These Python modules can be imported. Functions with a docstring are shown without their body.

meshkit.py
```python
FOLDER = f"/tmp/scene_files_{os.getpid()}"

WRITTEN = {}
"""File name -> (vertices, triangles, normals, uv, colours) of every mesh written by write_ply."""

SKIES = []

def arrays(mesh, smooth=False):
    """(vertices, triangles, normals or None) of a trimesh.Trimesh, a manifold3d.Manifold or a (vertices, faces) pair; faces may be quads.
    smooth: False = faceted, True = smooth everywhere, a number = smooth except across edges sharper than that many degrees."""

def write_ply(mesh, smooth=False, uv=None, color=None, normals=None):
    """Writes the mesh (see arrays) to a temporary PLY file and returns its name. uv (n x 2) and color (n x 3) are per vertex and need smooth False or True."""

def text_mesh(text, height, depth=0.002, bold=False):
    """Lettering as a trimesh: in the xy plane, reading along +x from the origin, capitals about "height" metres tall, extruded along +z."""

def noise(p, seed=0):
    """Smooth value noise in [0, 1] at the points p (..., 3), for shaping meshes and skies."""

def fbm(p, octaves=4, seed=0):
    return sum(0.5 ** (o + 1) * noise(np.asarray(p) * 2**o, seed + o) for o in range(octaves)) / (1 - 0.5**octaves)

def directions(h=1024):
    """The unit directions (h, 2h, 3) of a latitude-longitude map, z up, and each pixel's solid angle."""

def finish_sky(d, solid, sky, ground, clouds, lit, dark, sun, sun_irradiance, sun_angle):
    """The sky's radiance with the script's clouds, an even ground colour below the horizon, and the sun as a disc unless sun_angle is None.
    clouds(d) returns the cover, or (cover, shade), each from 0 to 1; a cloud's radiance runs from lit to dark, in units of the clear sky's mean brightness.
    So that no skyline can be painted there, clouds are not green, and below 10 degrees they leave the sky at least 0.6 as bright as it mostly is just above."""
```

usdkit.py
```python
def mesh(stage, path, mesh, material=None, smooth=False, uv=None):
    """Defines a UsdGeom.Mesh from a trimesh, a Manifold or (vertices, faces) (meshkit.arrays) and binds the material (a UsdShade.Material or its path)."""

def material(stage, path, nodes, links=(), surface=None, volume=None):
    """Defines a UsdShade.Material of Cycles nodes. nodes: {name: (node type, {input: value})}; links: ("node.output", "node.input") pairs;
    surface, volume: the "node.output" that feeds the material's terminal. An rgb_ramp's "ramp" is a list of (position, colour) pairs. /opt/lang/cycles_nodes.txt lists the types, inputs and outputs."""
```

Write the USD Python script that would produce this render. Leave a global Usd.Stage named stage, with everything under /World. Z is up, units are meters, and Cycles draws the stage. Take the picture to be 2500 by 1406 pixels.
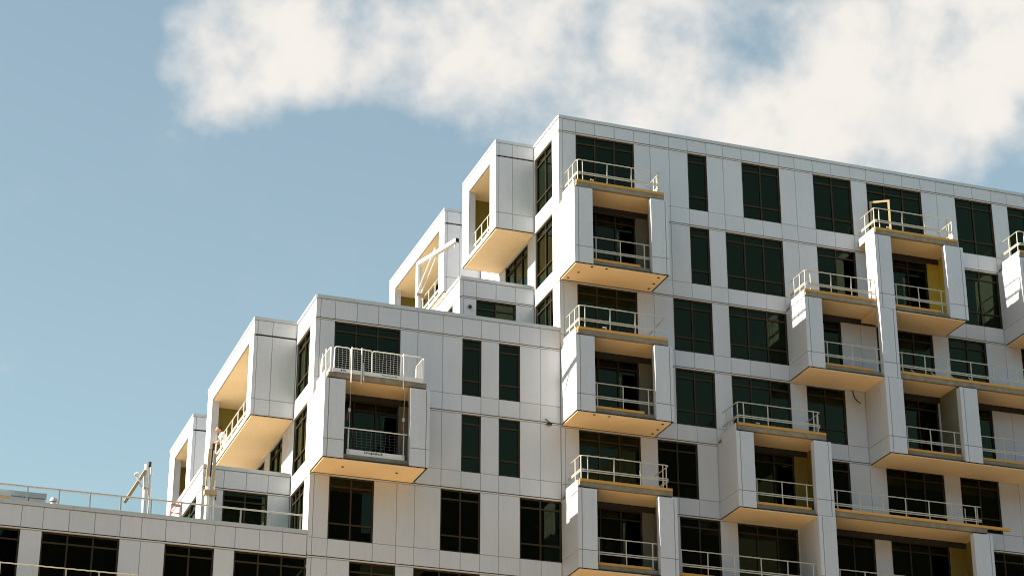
import math, random
import numpy as np
import trimesh
import manifold3d as m3
import usdkit, meshkit
from pxr import Usd, UsdGeom, UsdLux, UsdShade, Gf, Sdf, Vt

random.seed(7)
rng = np.random.default_rng(7)
stage = Usd.Stage.CreateInMemory()
UsdGeom.SetStageUpAxis(stage, UsdGeom.Tokens.z)
UsdGeom.SetStageMetersPerUnit(stage, 1.0)
UsdGeom.Xform.Define(stage, '/World')

# ---------------------------------------------------------------- camera, sky, sun
EYE = np.array([0.0, -72.7, 1.6])
YAW, PITCH, ROLL, FPX = math.radians(19.4616), math.radians(23.6609), math.radians(0.0649), 5365.95
_f = np.array([math.sin(YAW) * math.cos(PITCH), math.cos(YAW) * math.cos(PITCH), math.sin(PITCH)])
_r0 = np.array([math.cos(YAW), -math.sin(YAW), 0.0])
_u0 = np.cross(_r0, _f)
RIGHT = math.cos(ROLL) * _r0 + math.sin(ROLL) * _u0
UP = -math.sin(ROLL) * _r0 + math.cos(ROLL) * _u0
FWD = _f
EXPOSURE = 1.30
cam = UsdGeom.Camera.Define(stage, '/World/camera')
cam.AddTransformOp().Set(Gf.Matrix4d(*RIGHT, 0, *UP, 0, *(-FWD), 0, *EYE, 1))
cam.CreateHorizontalApertureAttr(36.0)
cam.CreateVerticalApertureAttr(36.0 * 575 / 1024)
cam.CreateFocalLengthAttr(36.0 * FPX / 2500)
cam.CreateClippingRangeAttr(Gf.Vec2f(0.1, 5000))
cam.CreateExposureAttr(EXPOSURE)

SUN = np.array([-1.0, 0.052, 0.763]); SUN /= np.linalg.norm(SUN)
SUN_EL, SUN_ROT = math.asin(SUN[2]), math.atan2(SUN[0], SUN[1])

def pixel_dir(x, y):
    """World direction of a place in the sky, from its place in the 2500 x 1406 photograph."""
    d = FWD + RIGHT * (x - 1250) / FPX - UP * (y - 703) / FPX
    return d / np.linalg.norm(d)

CLOUDS = [  # x, y, radius (photograph's pixels), weight: turned into fixed directions in the sky
    (610, 10, 250, .80), (600, 120, 170, .55), (800, 120, 200, .50), (1010, 60, 260, .72), (1330, 90, 320, .95),
    (1700, 110, 380, 1.0), (2050, 90, 400, 1.0), (2350, 60, 330, .85), (2180, 260, 220, .75), (2130, 380, 150, .45),
    (1400, 250, 190, .45), (1780, 260, 170, .40), (560, 240, 110, .22), (1240, 250, 110, .2), (960, 400, 190, -.55), (700, 360, 150, -.25), (1880, 90, 180, .4), (740, 45, 110, -.42),
    (930, -10, 130, -.3), (1480, 260, 120, -.15), (2480, 330, 260, -.55),
    (2450, -200, 400, .8), (1600, -250, 450, .8), (900, -250, 300, .6)]
N = {
    'tc': ('texture_coordinate', {}),
    'sky': ('sky_texture', {'sky_type': 'single_scattering', 'sun_disc': False, 'sun_elevation': SUN_EL, 'sun_rotation': SUN_ROT,
                            'air_density': 1.0, 'aerosol_density': 0.2, 'ozone_density': 1.0}),
    'n1': ('noise_texture', {'scale': 22.0, 'detail': 5.0, 'roughness': 0.47, 'distortion': 0.15}),
    'n2': ('noise_texture', {'scale': 7.0, 'detail': 4.0, 'roughness': 0.5}),
    'n1s': ('math', {'math_type': 'multiply_add', 'value2': 1.7, 'value3': -1.12}),
    'n2s': ('math', {'math_type': 'multiply_add', 'value2': 1.0, 'value3': -0.52}),
    'nsum': ('math', {'math_type': 'add'}),
    'n3': ('noise_texture', {'scale': 60.0, 'detail': 6.0, 'roughness': 0.6}),
    'n3s': ('math', {'math_type': 'multiply_add', 'value2': 0.55, 'value3': 0.0}),
    'n4': ('noise_texture', {'scale': 15.0, 'detail': 4.0, 'roughness': 0.55}),
    'n4s': ('math', {'math_type': 'multiply_add', 'value2': 2.0, 'value3': -1.0}),
    'sh2': ('math', {'math_type': 'add'}),
    'shape': ('map_range', {'range_type': 'smoothstep', 'from_min': 0.08, 'from_max': 1.04, 'to_min': 0.0, 'to_max': 0.96, 'clamp': True}),
    'veil': ('math', {'math_type': 'maximum', 'value2': 0.14}),
    'tint': ('mix_color', {'blend_type': 'multiply', 'fac': 1.0, 'b': (1.12, 1.115, 0.84), 'use_clamp': False}),
    'shade': ('map_range', {'range_type': 'smoothstep', 'from_min': 0.05, 'from_max': 1.15, 'to_min': 0.0, 'to_max': 1.0, 'clamp': True}),
    'cc': ('mix_color', {'a': (3.5, 3.62, 3.72), 'b': (4.75, 4.5, 4.2), 'use_clamp': False}),
    'mixc': ('mix_color', {'b': (1, 1, 1), 'use_clamp': False}),
    'bg': ('background_shader', {'strength': 0.081}),
}
L = [('tc.generated', 'sky.vector'), ('tc.generated', 'n1.vector'), ('tc.generated', 'n2.vector'),
     ('n1.fac', 'n1s.value1'), ('n2.fac', 'n2s.value1'), ('n1s.value', 'nsum.value1'), ('n2s.value', 'nsum.value2'),
     ('tc.generated', 'n3.vector'), ('n3.fac', 'n3s.value1'), ('tc.generated', 'n4.vector'), ('n4.fac', 'n4s.value1')]
last = 'zero.value'
N['zero'] = ('math', {'math_type': 'add', 'value1': 0.0, 'value2': 0.0})
N['sep'] = ('separate_xyz', {}); L.append(('tc.generated', 'sep.vector'))
for i, (x, y, r, w) in enumerate(CLOUDS):
    c = pixel_dir(x, y); rad = (r / FPX)
    # |d - c|^2 = 2 - 2 d.c  ->  bump = exp(-|d-c|^2 / rad^2)
    N[f'a{i}'] = ('math', {'math_type': 'multiply', 'value2': float(c[0])}); L.append(('sep.x', f'a{i}.value1'))
    N[f'b{i}'] = ('math', {'math_type': 'multiply_add', 'value2': float(c[1])}); L += [('sep.y', f'b{i}.value1'), (f'a{i}.value', f'b{i}.value3')]
    N[f'c{i}'] = ('math', {'math_type': 'multiply_add', 'value2': float(c[2])}); L += [('sep.z', f'c{i}.value1'), (f'b{i}.value', f'c{i}.value3')]
    k = 2.0 / rad ** 2
    N[f'e{i}'] = ('math', {'math_type': 'multiply_add', 'value2': k, 'value3': -k}); L.append((f'c{i}.value', f'e{i}.value1'))
    N[f'x{i}'] = ('math', {'math_type': 'exponent'}); L.append((f'e{i}.value', f'x{i}.value1'))
    N[f's{i}'] = ('math', {'math_type': 'multiply_add', 'value2': 0.85 * float(w)}); L += [(f'x{i}.value', f's{i}.value1'), (last, f's{i}.value3')]
    last = f's{i}.value'
N['cap'] = ('math', {'math_type': 'smoothmin', 'value2': 0.84, 'value3': 0.35})
N['dens'] = ('math', {'math_type': 'add'})
L += [(last, 'cap.value1'), ('cap.value', 'dens.value1'), ('nsum.value', 'n3s.value3'), ('n3s.value', 'dens.value2'), ('dens.value', 'shape.value'), ('dens.value', 'sh2.value1'), ('n4s.value', 'sh2.value2'), ('sh2.value', 'shade.value'), ('shade.result', 'cc.fac'), ('cc.result', 'mixc.b'), ('shape.result', 'veil.value1'), ('veil.value', 'mixc.fac'), ('sky.color', 'tint.a'), ('tint.result', 'mixc.a'), ('mixc.result', 'bg.color')]
UsdGeom.Scope.Define(stage, '/World/Looks')
sky_mat = usdkit.material(stage, '/World/Looks/sky', N, L, surface='bg.background')
dome = UsdLux.DomeLight.Define(stage, '/World/sky')
dome.CreateIntensityAttr(1.0)
UsdShade.MaterialBindingAPI.Apply(dome.GetPrim()).Bind(sky_mat)
dome.GetPrim().SetCustomDataByKey('kind', 'structure')

sun = UsdLux.DistantLight.Define(stage, '/World/sun')
sun.CreateNormalizeAttr(True)
sun.CreateIntensityAttr(1.25)
sun.CreateAngleAttr(0.5)
sun.CreateColorAttr(Gf.Vec3f(1.0, 0.92, 0.78))
_x = np.cross([0, 0, 1.0], SUN); _x /= np.linalg.norm(_x); _y = np.cross(SUN, _x)
sun.AddTransformOp().Set(Gf.Matrix4d(*_x, 0, *_y, 0, *SUN, 0, 0, 0, 0, 1))

# ---------------------------------------------------------------- materials
def surf(name, color, rough=0.5, metallic=0.0, var=0.0, nscale=3.0, namp=0.0, bump=0.0, bscale=40.0, spec=0.5, dark=None):
    """Principled colour with a little tone variation per piece (var), blotches (namp) and fine relief (bump)."""
    nodes = {'p': ('principled_bsdf', {'roughness': rough, 'metallic': metallic, 'specular_ior_level': spec, 'base_color': color})}
    links = []
    if var or namp:
        nodes['oi'] = ('object_info', {})
        nodes['rv'] = ('math', {'math_type': 'multiply_add', 'value2': 2 * var, 'value3': 1.0 - var})
        nodes['geo'] = ('geometry', {})
        nodes['nz'] = ('noise_texture', {'scale': nscale, 'detail': 5.0, 'roughness': 0.6})
        nodes['nv'] = ('math', {'math_type': 'multiply_add', 'value2': 2 * namp, 'value3': 1.0 - namp})
        nodes['mul'] = ('math', {'math_type': 'multiply'})
        nodes['hs'] = ('hsv', {'color': color})
        links += [('oi.random', 'rv.value1'), ('geo.position', 'nz.vector'), ('nz.fac', 'nv.value1'), ('rv.value', 'mul.value1'),
                  ('nv.value', 'mul.value2'), ('mul.value', 'hs.value'), ('hs.color', 'p.base_color')]
    if bump:
        nodes['g2'] = ('geometry', {}); nodes['nb'] = ('noise_texture', {'scale': bscale, 'detail': 4.0})
        nodes['bp'] = ('bump', {'strength': bump, 'distance': 0.01})
        links += [('g2.position', 'nb.vector'), ('nb.fac', 'bp.height'), ('bp.normal', 'p.normal')]
    return usdkit.material(stage, '/World/Looks/' + name, nodes, links, surface='p.BSDF')

M = {
    'coping': surf('coping', (0.55, 0.55, 0.54), 0.35, metallic=0.25, var=0.03, namp=0.04),
    'flashing': surf('flashing', (0.62, 0.60, 0.55), 0.4, var=0.03),
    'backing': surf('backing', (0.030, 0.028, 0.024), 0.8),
    'frame': surf('frame', (0.048, 0.035, 0.019), 0.6, spec=0.12),
    'interior': surf('interior', (0.30, 0.27, 0.22), 0.9, namp=0.2, nscale=0.5),
    'slab': surf('slab', (0.10, 0.065, 0.04), 0.9),
    'concrete': surf('concrete', (0.27, 0.22, 0.145), 0.9, namp=0.55, nscale=4.5, bump=0.3, bscale=18),
    'timber': surf('timber', (0.62, 0.31, 0.06), 0.7, var=0.12, namp=0.18, nscale=3.5),
    'rail': surf('rail', (0.55, 0.51, 0.42), 0.45, metallic=0.1, namp=0.06, nscale=4),
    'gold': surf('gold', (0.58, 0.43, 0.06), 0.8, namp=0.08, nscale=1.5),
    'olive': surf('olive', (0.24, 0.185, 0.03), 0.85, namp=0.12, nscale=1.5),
    'liner': surf('liner', (0.20, 0.19, 0.14), 0.8, namp=0.1, nscale=1.5),
    'white_steel': surf('white_steel', (0.82, 0.80, 0.76), 0.35, namp=0.04),
    'tan_steel': surf('tan_steel', (0.50, 0.36, 0.20), 0.5, namp=0.08),
    'black': surf('black', (0.015, 0.015, 0.014), 0.5),
    'roof': surf('roof', (0.42, 0.39, 0.34), 0.9, namp=0.1, nscale=0.8),
    'red': surf('red', (0.62, 0.22, 0.19), 0.45),
    'dark_red': surf('dark_red', (0.22, 0.03, 0.02), 0.7),
    'paper': surf('paper', (0.62, 0.68, 0.66), 0.8),
    'banner': surf('banner', (0.74, 0.74, 0.71), 0.6, namp=0.05, nscale=2),
    'ink': surf('ink', (0.02, 0.02, 0.02), 0.6),
    'galv': surf('galv', (0.52, 0.50, 0.46), 0.4, metallic=0.6, namp=0.1),
    'cable': surf('cable', (0.45, 0.43, 0.33), 0.6),
    'skin': surf('skin', (0.48, 0.26, 0.16), 0.55),
    'hair': surf('hair', (0.02, 0.014, 0.010), 0.6),
    'shirt': surf('shirt', (0.80, 0.80, 0.78), 0.8),
    'trousers': surf('trousers', (0.42, 0.30, 0.17), 0.8),
    'ground': surf('ground', (0.085, 0.08, 0.07), 0.9, namp=0.25, nscale=0.05),
    'sand': surf('sand', (0.68, 0.53, 0.35), 0.95, namp=0.15, nscale=0.2),
    'town': surf('town', (0.13, 0.105, 0.08), 0.9, namp=0.2, nscale=0.1),
}

def clad(name, color, grain, streak, blotch, var, rough):
    """Fibre cement board: every board a little different, fine grain, faint blotches and rain streaks."""
    nodes = {'p': ('principled_bsdf', {'roughness': rough, 'specular_ior_level': 0.4}), 'oi': ('object_info', {}), 'g': ('geometry', {}),
             'n1': ('noise_texture', {'scale': 16.0, 'detail': 3.0, 'roughness': 0.7}), 'n2': ('noise_texture', {'scale': 1.0, 'detail': 4.0, 'roughness': 0.6}),
             'n3': ('noise_texture', {'scale': 0.9, 'detail': 4.0}), 'mp': ('mapping', {'scale': (7.0, 7.0, 0.35)}),
             'a': ('math', {'math_type': 'multiply_add', 'value2': 2 * var, 'value3': 1 - var - grain - streak - blotch}),
             'b': ('math', {'math_type': 'multiply_add', 'value2': 2 * grain}), 'c': ('math', {'math_type': 'multiply_add', 'value2': 2 * streak}),
             'd': ('math', {'math_type': 'multiply_add', 'value2': 2 * blotch}), 'h': ('hsv', {'color': color}),
             'nb': ('bump', {'strength': 0.05, 'distance': 0.01})}
    return usdkit.material(stage, '/World/Looks/' + name, nodes,
        [('g.position', 'n1.vector'), ('g.position', 'mp.vector'), ('mp.vector', 'n2.vector'), ('g.position', 'n3.vector'), ('oi.random', 'a.value1'),
         ('n1.fac', 'b.value1'), ('a.value', 'b.value3'), ('n2.fac', 'c.value1'), ('b.value', 'c.value3'), ('n3.fac', 'd.value1'), ('c.value', 'd.value3'),
         ('d.value', 'h.value'), ('h.color', 'p.base_color'), ('n1.fac', 'nb.height'), ('nb.normal', 'p.normal')], surface='p.BSDF')
M['panel'] = clad('panel', (0.590, 0.592, 0.612), .13, .06, .045, .03, .42)
M['soffit'] = clad('soffit', (0.93, 0.665, 0.37), .16, .0, .07, .02, .75)

def glass(name, tint, refl_rough=0.0, ior=1.36):
    return usdkit.material(stage, '/World/Looks/' + name, {
        't': ('transparent_bsdf', {'color': tint}), 'g': ('glossy_bsdf', {'color': (0.70, 0.90, 0.60), 'roughness': refl_rough}),
        'f': ('fresnel', {'IOR': ior}), 'm': ('mix_closure', {})},
        [('f.fac', 'm.fac'), ('t.BSDF', 'm.closure1'), ('g.BSDF', 'm.closure2')], surface='m.closure')
M['glass'] = glass('glass', (0.20, 0.29, 0.19))
M['clear_glass'] = glass('clear_glass', (0.95, 0.97, 0.955), ior=1.22)

# ---------------------------------------------------------------- helpers
_names = {}
def fresh(parent, name):
    k = parent + '/' + name
    n = _names.get(k, -1) + 1
    _names[k] = n
    return k if n == 0 else f'{k}_{n:03d}'

class MB:
    """Collects boxes, tubes and prisms; build() makes them one mesh of the scene."""
    def __init__(s): s.v, s.f, s.n = [], [], 0
    def add(s, v, f):
        v = np.asarray(v, float); s.v.append(v); s.f.append(np.asarray(f, int) + s.n); s.n += len(v); return s
    def box(s, x0, x1, y0, y1, z0, z1):
        x0, x1 = min(x0, x1), max(x0, x1); y0, y1 = min(y0, y1), max(y0, y1); z0, z1 = min(z0, z1), max(z0, z1)
        v = [(x, y, z) for x in (x0, x1) for y in (y0, y1) for z in (z0, z1)]
        return s.add(v, BOXF)
    def tube(s, a, b, r, sides=8, r2=None):
        a, b = np.asarray(a, float), np.asarray(b, float); t = b - a; t = t / np.linalg.norm(t)
        p = np.cross(t, [0, 0, 1.0] if abs(t[2]) < .9 else [1.0, 0, 0]); p /= np.linalg.norm(p); q = np.cross(t, p)
        ang = (np.arange(sides) + .5) * 2 * math.pi / sides; r2 = r if r2 is None else r2
        ring = np.cos(ang)[:, None] * p + np.sin(ang)[:, None] * q
        v = np.vstack([a + ring * r, b + ring * r2, a[None], b[None]]); f = []
        for i in range(sides):
            j = (i + 1) % sides
            f += [(i, j, sides + j), (i, sides + j, sides + i), (2 * sides, j, i), (2 * sides + 1, sides + i, sides + j)]
        return s.add(v, f)
    def beam(s, a, b, w, h, up=(0, 0, 1)):
        """A square bar from a to b."""
        a, b = np.asarray(a, float), np.asarray(b, float); t = (b - a) / np.linalg.norm(b - a)
        p = np.cross(t, up); p /= np.linalg.norm(p); q = np.cross(p, t)
        v = [e + p * sx * w / 2 + q * sy * h / 2 for e in (a, b) for sx in (-1, 1) for sy in (-1, 1)]
        return s.add(v, BOXF)
    def mesh(s, m): return s.add(m.vertices, m.faces)
    def build(s, name, mat, parent='/World', smooth=False):
        path = fresh(parent, name)
        usdkit.mesh(stage, path, (np.vstack(s.v), np.vstack(s.f)), M[mat] if isinstance(mat, str) else mat, smooth=smooth)
        return path
BOXF = [(0, 1, 3), (0, 3, 2), (4, 6, 7), (4, 7, 5), (0, 4, 5), (0, 5, 1), (2, 3, 7), (2, 7, 6), (0, 2, 6), (0, 6, 4), (1, 5, 7), (1, 7, 3)]

class Frame:
    """A wall plane: u along the wall, v = height, n = out of the wall."""
    def __init__(s, kind, c, umin=-1e9): s.kind, s.c, s.umin = kind, c, umin
    def box(s, mb, u0, u1, v0, v1, n0, n1):
        if s.kind == 'F': return mb.box(u0, u1, s.c - n1, s.c - n0, v0, v1)
        return mb.box(s.c - n1, s.c - n0, u0, u1, v0, v1)
    def pt(s, u, v, n): return np.array([u, s.c - n, v]) if s.kind == 'F' else np.array([s.c - n, u, v])

def tag(path, label=None, category=None, group=None, kind=None):
    p = stage.GetPrimAtPath(path)
    for k, v in (('label', label), ('category', category), ('group', group), ('kind', kind)):
        if v: p.SetCustomDataByKey(k, v)
    return path
def thing(name, label=None, category=None, group=None, kind=None):
    path = fresh('/World', name); UsdGeom.Xform.Define(stage, path)
    return tag(path, label, category, group, kind)
def group(name, parent):
    path = fresh(parent, name); UsdGeom.Xform.Define(stage, path); return path
def in_view(P, mx=60, my=60):
    d = np.asarray(P, float) - EYE; z = d @ FWD
    x, y = 1250 + FPX * (d @ RIGHT) / z, 703 - FPX * (d @ UP) / z
    return -mx < x < 2500 + mx and -my < y < 1406 + my

# ---------------------------------------------------------------- ground
MB().add([(-3000, -3000, 0), (3000, -3000, 0), (3000, 3000, 0), (-3000, 3000, 0)], [(0, 1, 2), (0, 2, 3)]).build('ground', 'ground')
tag('/World/ground', kind='structure')
YARD = [(-75, -66), (-40, -72), (8, -69), (22, -60), (24, -30), (26, -1.0), (-75, -1.0)]      # bare sandy building yard before the left half
MB().add([(x, y, .004) for x, y in YARD], [(0, i, i + 1) for i in range(1, len(YARD) - 1)]).build('yard_ground', 'sand')
tag('/World/yard_ground', kind='structure')
# the town round about (out of the picture): plain brick and concrete blocks along the streets
TOWN = MB()
trng = np.random.default_rng(3)
def block(x0, x1, y0, y1, h):
    TOWN.box(x0, x1, y0, y1, 0, h).box(x0 + 3, x0 + 8, y0 + 3, y0 + 8, h, h + 3)
for x in range(-150, 170, 34):
    block(x, x + 27, -126, -98, float(trng.uniform(52, 74))); block(x + 6, x + 33, -182, -150, float(trng.uniform(50, 90)))
for x, y, w, d, h in ((58, -68, 34, 46, 34), (74, -14, 30, 30, 38), (112, -60, 34, 40, 40), (120, 0, 40, 60, 34), (-165, -120, 30, 60, 82), (-165, -52, 30, 50, 90), (-165, 6, 30, 60, 86), (-165, 74, 34, 50, 78),
                      (-80, 130, 60, 40, 22), (0, 140, 60, 40, 24), (80, 120, 60, 50, 26)):
    block(x, x + w, y, y + d, h)
TOWN.build('surrounding_town', 'town'); tag('/World/surrounding_town', kind='stuff')

# ---------------------------------------------------------------- the building
BLD = thing('apartment_building', 'white panelled apartment building stepping up in blocks, unfinished, with boxy balconies', 'building')
wall, rest, slabs, rooms = MB(), MB(), MB(), MB()      # structural wall behind the panels; panels out of the picture; floor slabs; rooms

GAP = 0.015
def panel(fr, u0, u1, v0, v1, name, parent=BLD, mat='panel', back=True, n0=-0.022, n1=0.0):
    if u1 - u0 < .03 or v1 - v0 < .03: return
    g = GAP / 2
    if back and u1 > fr.umin + .01: fr.box(wall, max(u0, fr.umin), u1, v0, v1, -0.25, -0.045)
    if in_view(fr.pt((u0 + u1) / 2, (v0 + v1) / 2, 0), 120, 120):
        fr.box(MB(), u0 + g, u1 - g, v0 + g, v1 - g, n0, n1).build(name, mat, parent)
    else:
        fr.box(rest, u0 + g, u1 - g, v0 + g, v1 - g, n0, n1)

def window(fr, u0, u1, v0, v1, mulls=(), low=True, top=0.36, parent=BLD):
    W = group('window', parent); fm = MB(); b, n0, n1 = 0.05, -0.15, -0.055
    us = [u0] + list(mulls) + [u1]
    for i, u in enumerate(us):
        a, c = (u, u + b) if i == 0 else (u - b, u) if i == len(us) - 1 else (u - b / 2, u + b / 2)
        fr.box(fm, a, c, v0, v1, n0, n1)
    vs = [v0, v1]
    if top: vs.insert(1, v1 - top)
    if low: vs.insert(1, v0 + 0.60)
    for j, v in enumerate(vs):
        a, c = (v, v + b) if j == 0 else (v - b, v) if j == len(vs) - 1 else (v - b / 2, v + b / 2)
        for i in range(len(us) - 1):
            fr.box(fm, us[i] + (b if i == 0 else b / 2), us[i + 1] - (b if i == len(us) - 2 else b / 2), a, c, n0, n1 - .004)
    fm.build('frame', 'frame', W)
    for i in range(len(us) - 1):
        for j in range(len(vs) - 1):
            k = random.uniform(-.006, .006)
            fr.box(MB(), us[i] + .02, us[i + 1] - .02, vs[j] + .02, vs[j + 1] - .02, -0.118, -0.106).build('pane', 'glass', W)
    return W

def facade(fr, grid, top, rev, sill, wins, trim=None, deck=None):
    """Bands of panels between window zones. wins[k]: (u0, u1, mullions, floor height or None); the zone k lies between sill[k] and rev[k]."""
    cells = list(zip(grid[:-1], grid[1:])); fr.umin = grid[0] + .07
    for k in range(len(rev)):
        btop = top if k == 0 else sill[k - 1]
        for a, b in cells:                                        # the band above reveal k
            t = btop
            if k:
                for (u0, u1, ms, fl) in wins[k - 1]:
                    if fl is not None and a >= u0 - .03 and b <= u1 + .03: t = fl
            panel(fr, a, b, rev[k] + .03, t, 'corner_trim' if b - a < .2 else 'spandrel_panel')
        fr.box(wall, max(grid[0], fr.umin), grid[-1], rev[k] - .05, rev[k] + .03, -.25, -.06)
        fl_ = MB(); fr.box(fl_, grid[0], grid[-1], rev[k] - .042, rev[k] - .004, -.058, 0.018)
        fl_.build('drip_flashing', 'flashing', BLD)
        zt = rev[k] - .05
        for a, b in cells:
            v0, skip = sill[k], False
            for (u0, u1, ms, fl) in wins[k]:
                if a >= u0 - .03 and b <= u1 + .03: skip = True
            if not skip: panel(fr, a, b, v0, zt, 'corner_trim' if b - a < .2 else 'pier_panel')
        for (u0, u1, ms, fl) in wins[k]:
            window(fr, u0, u1, sill[k] if fl is None else fl, zt, ms, low=fl is None)

def coping(fr, u0, u1, v0, v1, depth=0.38, seg=2.44, start=0.0, out=0.025):
    u = u0 + (start or seg)
    cuts = [u0]
    while u < u1 - .3: cuts.append(u); u += seg
    cuts.append(u1)
    for a, b in zip(cuts[:-1], cuts[1:]):
        fr.box(MB(), a + .004, b - .004, v0, v1, -depth, out).build('coping', 'coping', BLD)

F0 = Frame('F', 0.0)
GT = [27.65, 27.82, 28.38, 29.21, 30.04, 30.88, 31.59, 32.42, 33.24, 34.08, 34.81, 35.65, 36.49, 37.34, 38.06, 38.89, 39.75, 40.64, 41.37, 42.22,
      43.07, 43.94, 44.68, 45.56, 46.43, 47.34, 48.1, 48.98, 49.85, 50.72, 51.45, 52.3]
RT = [42.53, 39.24, 36.02, 33.06, 30.02, 27.04, 24.02]
ST = [39.96, 36.70, 33.75, 30.70, 27.74, 24.72, 21.70]
WT = [
    [(28.38, 30.88, (29.21, 30.04), 39.58), (33.24, 34.08, (), None), (35.65, 37.34, (36.49,), None), (38.89, 40.64, (39.75,), None),
     (41.37, 43.94, (42.22, 43.07), 39.58), (45.56, 47.34, (46.43,), None), (48.1, 50.72, (48.98, 49.85), 39.58)],
    [(28.38, 30.88, (29.21, 30.04), 36.33), (33.24, 34.08, (), None), (34.81, 37.34, (35.65, 36.49), None), (38.89, 40.64, (39.75,), 36.36),
     (41.37, 43.94, (42.22, 43.07), 36.33), (45.56, 47.34, (46.43,), None), (48.1, 50.72, (48.98, 49.85), 36.33)],
    [(28.38, 30.88, (29.21, 30.04), 33.40), (32.42, 34.08, (33.24,), None), (34.81, 37.34, (35.65, 36.49), None), (38.06, 39.75, (38.89,), 33.37),
     (41.37, 43.94, (42.22, 43.07), 33.40), (44.68, 46.43, (45.56,), 33.40), (48.1, 50.72, (48.98, 49.85), 33.40)],
    [(28.38, 30.88, (29.21, 30.04), 30.35), (32.42, 34.08, (33.24,), None), (34.81, 37.34, (35.65, 36.49), 30.36), (38.06, 39.75, (38.89,), None),
     (41.37, 43.94, (42.22, 43.07), 30.28), (44.68, 46.43, (45.56,), 30.28), (48.1, 50.72, (48.98, 49.85), 30.28)],
    [(28.38, 30.88, (29.21, 30.04), 27.40), (31.59, 33.24, (32.42,), None), (34.81, 37.34, (35.65, 36.49), 27.34), (38.06, 39.75, (38.89,), 27.36),
     (41.37, 43.94, (42.22, 43.07), 27.36), (44.68, 46.43, (45.56,), None), (48.1, 49.85, (48.98,), None)],
    [(28.38, 30.88, (29.21, 30.04), 24.34), (32.42, 34.08, (33.24,), 24.36), (34.81, 37.34, (35.65, 36.49), 24.36), (38.89, 40.64, (39.75,), 24.34),
     (41.37, 43.94, (42.22, 43.07), 24.34), (45.56, 47.34, (46.43,), None), (48.1, 49.85, (48.98,), None)],
    [(28.38, 30.88, (29.21, 30.04), 21.3), (32.42, 34.08, (33.24,), 21.3), (34.81, 36.49, (35.65,), 21.3), (38.89, 40.64, (39.75,), None), (42.22, 43.94, (43.07,), None)],
]
facade(F0, GT, 43.09, RT, ST, WT)
coping(F0, 27.65, 52.3, 43.10, 43.235, start=1.75)
GL = [18.04, 18.21, 18.77, 19.60, 20.43, 21.29, 21.97, 22.95, 23.72, 24.47, 25.18, 26.01, 26.83, 27.64]
RL = [33.09, 30.07, 27.09, 24.01]
SL = [30.77, 27.78, 24.70, 21.70]
WL = [
    [(18.77, 21.29, (19.60, 20.43), 30.34), (23.72, 24.47, (), None), (25.18, 26.01, (), None)],
    [(18.77, 21.29, (19.60, 20.43), 27.42), (23.72, 24.47, (), None), (25.18, 26.01, (), None)],
    [(18.77, 20.43, (19.60,), None), (22.95, 24.47, (23.72,), None), (26.01, 27.64, (26.83,), None)],
    [(19.60, 21.29, (20.43,), None), (21.97, 24.47, (22.95, 23.72), None), (26.01, 27.64, (26.83,), None)],
]
facade(F0, GL, 33.87, RL, SL, WL)
coping(F0, 18.04, 27.64, 33.88, 34.02, start=1.45)
GW = [0.6, 1.35, 2.2, 3.05, 3.8, 4.65, 5.5, 6.36, 7.21, 8.09, 8.82, 9.70, 10.57, 11.45, 12.18, 13.02, 13.88, 14.74, 15.46, 16.33, 17.16, 18.03]
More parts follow.
